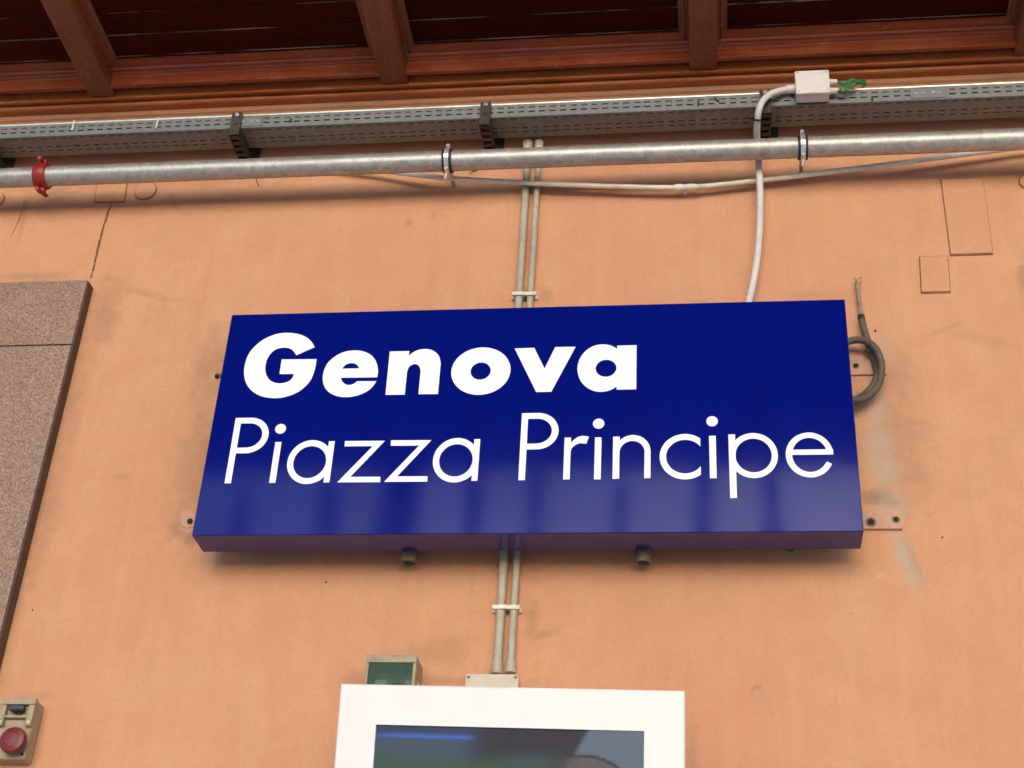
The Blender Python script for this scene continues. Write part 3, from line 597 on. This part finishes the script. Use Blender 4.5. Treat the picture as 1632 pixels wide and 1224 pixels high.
letter('letter_r', [(rect(845.6, 134.4, 860.4, 243), []), (arm, [])]); letter('letter_i', ilow(915.4, 278.9))
arch = [(968, 206), (971.4, 206)]+ell(1000.4, 203, 28.2, 28.8, 173, 0, 28)+[(1027.8, 135.4), (1042, 135.3), (1042, 205)]+ell(1001.8, 205, 40, 42.2, 2, 141, 30)+[(968, 226)]
letter('letter_n', [(rect(956.9, 134.7, 971.8, 243.8), []), (arch, [])])
def carc(cx, cy, a, b, a2, b2, xcut):
    t1 = math.degrees(math.acos((xcut-cx)/a)); t2 = math.degrees(math.acos((xcut-cx)/a2)); return ell(cx, cy, a, b, t1, 360-t1, 60)+ell(cx, cy, a2, b2, 360-t2, t2, 60)
letter('letter_c', [(carc(1119.5, 189.6, 57, 58.5, 42.6, 43.4, 1154.1), [])]); letter('letter_i', ilow(1174.0, 280.6))
letter('letter_p', [(ell(1271.8, 190.3, 53.8, 57.7, n=72), [ell(1271.9, 190.3, 40.2, 43.2, n=60)]), (rect(1217.4, 83.2, 1232.2, 245.2), [])])
ea = ell(1395.2, 190, 52.8, 57.3, 0, 333.5, 70)+ell(1395.4, 190, 39.2, 43.4, 335.5, 18.2, 60)+[(1432.5, 203.5), (1446, 196)]
ea = [p for p in ell(1395.2, 190, 52.2, 57.3, 0.3, 335.5, 70)]+[(1432.7, 172.3)]+ell(1395.6, 190, 38.6, 43.5, 335, 18, 60)[1:]
letter('letter_e', [(ea, []), (rect(1352, 190.1, 1447.2, 203.4), [])])

# what holds the sign, and what hangs about it
def holed_plate(c, holes, lb, th=.006):
    P = [at(x, y, -.006) for x, y in c]; x0, x1 = min(p.x for p in P), max(p.x for p in P); z0, z1 = min(p.z for p in P), max(p.z for p in P)
    t = thing('mounting_plate', ((x0+x1)/2, 0, z0), lb, 'mounting plate', 'plates fixing the sign')
    MB().box((x0, -th, z0), (x1, .004, z1)).build('plate', M_PLATE, t, bevel=.002)
    for x, y, r in holes:
        p = at(x, y, -th); MB().lathe((p.x, -th+.0004, p.z), (0, -1, 0), [(r*1.7, 0), (r*1.6, .0012), (r*1.1, .0016)], 16).build('washer', M_STUB, t); MB().lathe((p.x, -th-.001, p.z), (0, -1, 0), [(r, 0), (r, .0018), (r*.5, .004)], 10).build('bolt', M_HOLE, t)
holed_plate([(1340, 815), (1436, 815), (1436, 843), (1340, 843)], [(1388, 832, .0075), (1428, 828, .0055)], 'dirty pinkish plate with two bolts at the sign\'s lower corner', .008)
holed_plate([(1320, 567), (1411, 567), (1411, 596), (1320, 596)], [(1364, 583, .005)], 'flat plate with one bolt behind the cable loop')
for px, py, r, rr, lb in ((346, 600, .0058, .009, 'single dark bolt beside the sign edge facing the granite, the upper one'), (303, 831, .0075, .021, 'dark bolt on a round pinkish pad beside the sign edge facing the granite')):
    p = at(px, py, -.004); t = thing('wall_bolt', (p.x, 0, p.z), lb, 'bolt')
    MB().lathe((p.x-.004 if rr > .01 else p.x, .004, p.z+.004), (0, -1, 0), [(rr, 0), (rr*.97, .006), (rr*.8, .0075)], 20).build('pad', M_PLATE if rr > .01 else M_STUB, t)
    MB().lathe((p.x, -.003, p.z), (0, -1, 0), [(r, 0), (r, .0035), (r*.5, .006)], 8).build('bolt_head', M_HOLE, t)
YL = -.022
l1 = [(1366, 449), (1368, 470), (1371, 492), (1373, 508), (1378, 528), (1386, 552), (1394, 575), (1398, 594), (1395, 612), (1384, 628), (1366, 639), (1345, 642), (1320, 630)]
yy = [-.010, -.014, -.02, -.022, -.026, -.022, -.02, -.022, -.026, -.03, -.036, -.045, -.05]
lc = thing('loose_cable', at(1366, 640, 0), 'frayed grey cable coiled in a loop at the sign\'s side', 'cable')
q_ = spline([at(x, y, Y) for (x, y), Y in zip(l1, yy)], 7); n1 = 21
MB().tube(q_[:n1+1], [.0050+.0012*math.sin(i*.9) for i in range(n1+1)], 10).build('frayed_end', M_FRAY, lc)
MB().tube(q_[n1-2:], .0086, 14).build('sheath', M_GCAB, lc)
for k in range(4):
    a = at(1366+random.uniform(-3, 3), 450, -.012); MB().tube([a+Vector((0, 0, -.01)), a+Vector((random.uniform(-.006, .006), -.004, .004)), a+Vector((random.uniform(-.01, .01), -.006, .012))], .0014, 6).build('strand', M_FRAY, lc)
MB().tube(q_[19:23], .0088, 12).build('tape', M_HOLE, lc)
l2 = [(1325, 560), (1345, 548), (1362, 542), (1380, 544), (1395, 555), (1403, 572), (1405, 590), (1400, 612), (1390, 626), (1374, 636), (1356, 636), (1330, 625)]
MB().tube(spline([at(x, y, -.042+.008*math.sin(i)) for i, (x, y) in enumerate(l2)], 7), .0088, 14).build('coil', M_GCAB, lc)
l3 = [(1330, 648), (1352, 641), (1372, 632), (1388, 618), (1397, 600), (1399, 582), (1393, 566), (1380, 556)]
MB().tube(spline([at(x, y, -.030+.007*math.sin(i*1.3)) for i, (x, y) in enumerate(l3)], 7), .0074, 12).build('coil', M_GCAB, lc)
for px, lb in ((652, 'short rusty pipe stub below the sign toward the granite'), (1025, 'short rusty pipe stub below the sign toward the mounting plate')):
    c = at(px, 884, -.036); zt_ = ZB+.05; zb2 = zat(px, 897, -.036)
    t = thing('pipe_stub', Vector((c.x, -.036, zb2)), lb, 'pipe stub', 'rusty stubs below the sign')
    MB().lathe((c.x, -.036, zb2), (0, 0, 1), [(.0125, .012), (.0135, 0), (.0165, -.002), (.0182, .003), (.0178, .02), (.0178, zt_-zb2)], 20).build('tube', M_STUB, t)
    MB().box((c.x-.012, -.03, ZB+.01), (c.x+.012, .003, ZB+.04)).build('wall_lug', M_STUB, t)
c = at(1260, 877, -.09)
tag(MB().tube(spline([at(1244, 868, -.045), at(1252, 875, -.045), at(1259, 879.5, -.045), at(1264, 878, -.045), at(1263, 868, -.045)], 5), .0032, 8).build('green_tag', M_GREEN, org=c), 'scrap of green wire poking out below the blue sign', 'wire')

# ------------------------------------------------------------------ display screen
TILT = R(11); YT = -.335
TL, TR_ = at(543, 1089.5, YT), at(1091.4, 1100.8, YT); uu = (TR_-TL).normalized(); Wd = (TR_-TL).length
dn = Vector((0, math.sin(TILT), -math.cos(TILT))); dn = (dn-uu*dn.dot(uu)).normalized(); nn = uu.cross(dn).normalized()
if nn.y > 0: nn = -nn                    # outward normal, toward the platform
Hd = 1.22
ds = thing('display_screen', TL+uu*(Wd/2)+dn*Hd-nn*.05, 'white framed display screen tilted forward below the blue sign', 'screen')
s0 = on_plane(599.3, 1154.6, TL, nn); s1 = on_plane(1026.7, 1164.3, TL, nn)
ua, va = (s0-TL).dot(uu), (s0-TL).dot(dn); ub = (s1-TL).dot(uu); vb = Hd-.10
m = MB()
for U, V in (((0, ua), (0, Hd)), ((ub, Wd), (0, Hd)), ((ua, ub), (0, va)), ((ua, ub), (vb, Hd))):
    pass
ring = lambda k, n_: [TL+uu*(0+k)+dn*(0+k)+nn*n_, TL+uu*(Wd-k)+dn*k+nn*n_, TL+uu*(Wd-k)+dn*(Hd-k)+nn*n_, TL+uu*k+dn*(Hd-k)+nn*n_]
inn = lambda n_: [TL+uu*ua+dn*va+nn*n_, TL+uu*ub+dn*va+nn*n_, TL+uu*ub+dn*vb+nn*n_, TL+uu*ua+dn*vb+nn*n_]
V = ring(0, -.075)+ring(0, -.003)+ring(.003, 0)+inn(0)+inn(-.006)
F = [(0,1,2,3)]+[(4*a+i, 4*a+(i+1) % 4, 4*a+4+(i+1) % 4, 4*a+4+i) for a in range(4) for i in range(4)]
MB().add(V, F).build('housing', M_HOUS, ds)
MB().obox(TL, uu, dn, nn, (ua-.004, ub+.004), (va-.004, vb+.004), (-.012, -.0075)).build('gasket', M_GASK, ds)
# picture shown on the panel: soft colour field kept as colours on a fine grid
NU, NV = 130, 210; pw, ph = ub-ua, vb-va; me = bpy.data.meshes.new('picture')
U_, V_ = np.meshgrid(np.linspace(0, 1, NU), np.linspace(0, ph/pw, NV)); o_ = TL+uu*ua+dn*va-nn*.0062
P3 = np.stack([o_[i]+uu[i]*U_*pw+dn[i]*V_*pw for i in range(3)], -1).reshape(-1, 3)
idx = np.arange(NU*NV).reshape(NV, NU); q = np.stack([idx[:-1,:-1], idx[:-1,1:], idx[1:,1:], idx[1:,:-1]], -1).reshape(-1, 4)
ob = BASE[ds.name]; me.from_pydata([tuple(p-np.array(ob)) for p in P3], [], q.tolist())
sm = lambda e0, e1, x: (lambda t: t*t*(3-2*t))(np.clip((x-e0)/(e1-e0), 0, 1))
def srgb(r, g_, b): return np.array([((c/255+.055)/1.055)**2.4 if c > 10 else c/255/12.92 for c in (r, g_, b)])
def lay(Cc, c, a): return Cc*(1-a[..., None])+c*a[..., None]
u_, v_ = U_, V_
Cc = np.zeros((*u_.shape, 3))+srgb(42, 54, 82)
Cc = lay(Cc, srgb(58, 78, 96), sm(.03, .06, v_)*(1-sm(.28, .42, u_)))
Cc = lay(Cc, srgb(58, 104, 190), np.exp(-((v_-.036-.004*u_)/.008)**2)*(1-sm(.34, .40, u_))*(.6+.4*sm(0, .1, u_)))
Cc = lay(Cc, srgb(34, 34, 48), sm(.33, .45, u_))
Cc = lay(Cc, srgb(52, 82, 52), np.exp(-((v_-.135-.01*np.sin(u_*6))/.035)**2)*.75*(1-sm(.60, .80, u_)))
Cc = lay(Cc, srgb(64, 66, 92), sm(.06, .12, v_)*sm(.40, .55, u_)*(1-sm(.6, .72, u_))*.35)
Cc = lay(Cc, srgb(30, 40, 30), sm(.17, .24, v_)*(1-sm(.7, .8, u_))*.8)
edge = .795-.55*(v_-.0); Cc = lay(Cc, srgb(92, 106, 120), sm(-.012, .012, u_-edge))
d_ = np.sqrt(((u_-.775)/.185)**2+((v_-.225)/.135)**2); lf = sm(.66, .79, u_); Cc = lay(Cc, srgb(34, 32, 36), (1-sm(.99, 1.04, d_))*lf); Cc = lay(Cc, srgb(92, 86, 86), (1-sm(.92, .98, d_))*lf)
Cc = lay(Cc, srgb(120, 92, 78), (1-sm(.75, .95, d_))*sm(.22, .35, v_))
me.materials.append(None)
ca = me.color_attributes.new('picture', 'FLOAT_COLOR', 'POINT'); ca.data.foreach_set('color', np.concatenate([Cc, np.ones((*u_.shape, 1))], -1).astype(np.float32).ravel())
n = NT('screen_picture'); A_ = n.node('ShaderNodeAttribute'); A_.attribute_name = 'picture'
n.set(base=(.012, .012, .014), rough=.35, spec=.15, em=A_.outputs['Color'], ems=1.0/2**EXPO); me.materials[0] = n.mat
place(bpy.data.objects.new('panel', me), ds, ob)
mid = TL+uu*(Wd/2)-nn*.075
for s in (-.15, .15):
    a = mid+uu*s+dn*.30; MB().box((a.x-.02, a.y-.004, a.z-.03), (a.x+.02, .003, a.z+.03)).build('mount_arm', M_BRK, ds, bevel=.003)

# ------------------------------------------------------------------ boxes just above the screen
fx = [at(584, 1052, -.075).x, at(664, 1052, -.075).x]; fz1 = zat(625, 1043.5, -.075); fz0 = fz1-.16
tb = thing('windowed_box', ((fx[0]+fx[1])/2, 0, fz0), 'small beige box with a greenish window behind the screen top', 'box')
wz = zat(625, 1055.5, -.075); wx = at(586.5, 1070, -.075).x, at(657, 1070, -.075).x
m = MB(); m.box((fx[0], -.012, fz0), (fx[1], .003, fz1)); m.box((fx[0], -.0745, wz), (fx[1], -.0122, fz1)); m.box((fx[0], -.0745, fz0), (wx[0], -.0122, wz-.0002)); m.box((wx[1], -.0745, fz0), (fx[1], -.0122, wz-.0002)); m.box((wx[0]+.0002, -.0745, fz0), (wx[1]-.0002, -.0122, fz0+.015))
m.build('body', M_OLDBOX, tb, bevel=.002)
MB().box((wx[0]+.0005, -.073, fz0+.0155), (wx[1]-.0005, -.070, wz-.0007)).build('window', M_GGLASS, tb)
for k in range(3):
    x0 = wx[0]+.012+k*.034; MB().box((x0, -.050, wz-.085), (x0+.026, -.0125, wz-.030-.006*(k % 2))).build('switch', M_COND2 if k != 1 else M_KNOB, tb, bevel=.002)
bx0, bx1 = at(741.5, 1082, -.045).x, at(827, 1082, -.045).x; bz1 = zat(784, 1074, -.045); bz0 = bz1-.10
j2 = thing('conduit_box', ((bx0+bx1)/2, 0, bz0), 'flat beige junction box where the twin conduits end', 'junction box')
MB().box((bx0+.002, -.034, bz0), (bx1-.002, .003, bz1-.001)).build('body', M_BEIGE, j2, bevel=.003)
bl_ = MB().box((bx0, -.046, bz0-.001), (bx1, -.0343, bz1)).build('lid', M_BEIGE, j2, bevel=.003)
for x in (bx0+.007, bx1-.007): MB().lathe((x, -.0457, bz1-.008), (0, -1, 0), [(.0035, 0), (.0035, .0006), (.0014, .0014)], 10).build('screw', M_STUB, bl_)

# ------------------------------------------------------------------ push-button station
YB = -.052
ez1 = zat(35, 1111.5, YB); ez0 = zat(20, 1207.5, YB); ex1 = at(50, 1145, YB).x; ex0 = ex1-.078
em = (ez1+ez0)/2+.006
eb = thing('push_button_box', ((ex0+ex1)/2, 0, ez0), 'old beige push-button box with red mushroom button beside the granite', 'push button')
MB().box((ex0, -.040, ez0), (ex1, .003, ez1-.002)).build('body', M_OLDBOX, eb, bevel=.005, seg=3)
m = MB(); fz = em-.002
for a, b in (((ex0-.001, ez1-.016), (ex1+.001, ez1)), ((ex0-.001, fz), (ex0+.013, ez1-.0162)), ((ex1-.013, fz), (ex1+.001, ez1-.0162)), ((ex0+.0132, fz+.018), (ex1-.0132, fz+.024))):
    m.box((a[0], YB, a[1]), (b[0], -.0385, b[1]))
cf = m.build('cover_frame', M_OLDBOX, eb, bevel=.002)
for x in (ex0+.006, ex1-.006): MB().lathe((x, YB+.0003, fz+.008), (0, -1, 0), [(.0042, 0), (.0042, .001), (.002, .002)], 12).build('screw', M_BEIGE, cf)
kc = at(28.5, 1129, -.052)
MB().lathe((kc.x, -.0402, kc.z), (0, -1, 0), [(.013, 0), (.013, .004), (.0115, .005)], 20).build('knob_seat', M_KNOB, eb)
MB().box((kc.x-.019, -.060, kc.z-.0075), (kc.x+.017, -.044, kc.z+.0075)).build('selector_knob', M_KNOB, eb, bevel=.005, seg=3)
mc = at(18.5, 1178, -.070)
mb = MB().lathe((mc.x, -.0395, mc.z), (0, -1, 0), [(.016, 0), (.016, .012), (.0275, .014), (.0295, .017), (.0295, .026), (.027, .031), (.017, .0335), (.0155, .0325), (.004, .0335)], 36).build('mushroom_button', M_MUSH, eb)
for x, z in ((ex1-.009, ez0+.012), (ex0+.009, ez0+.012)): MB().lathe((x, -.0398, z), (0, -1, 0), [(.004, 0), (.004, .0009), (.002, .0012)], 10).build('screw', M_HOLE, eb)
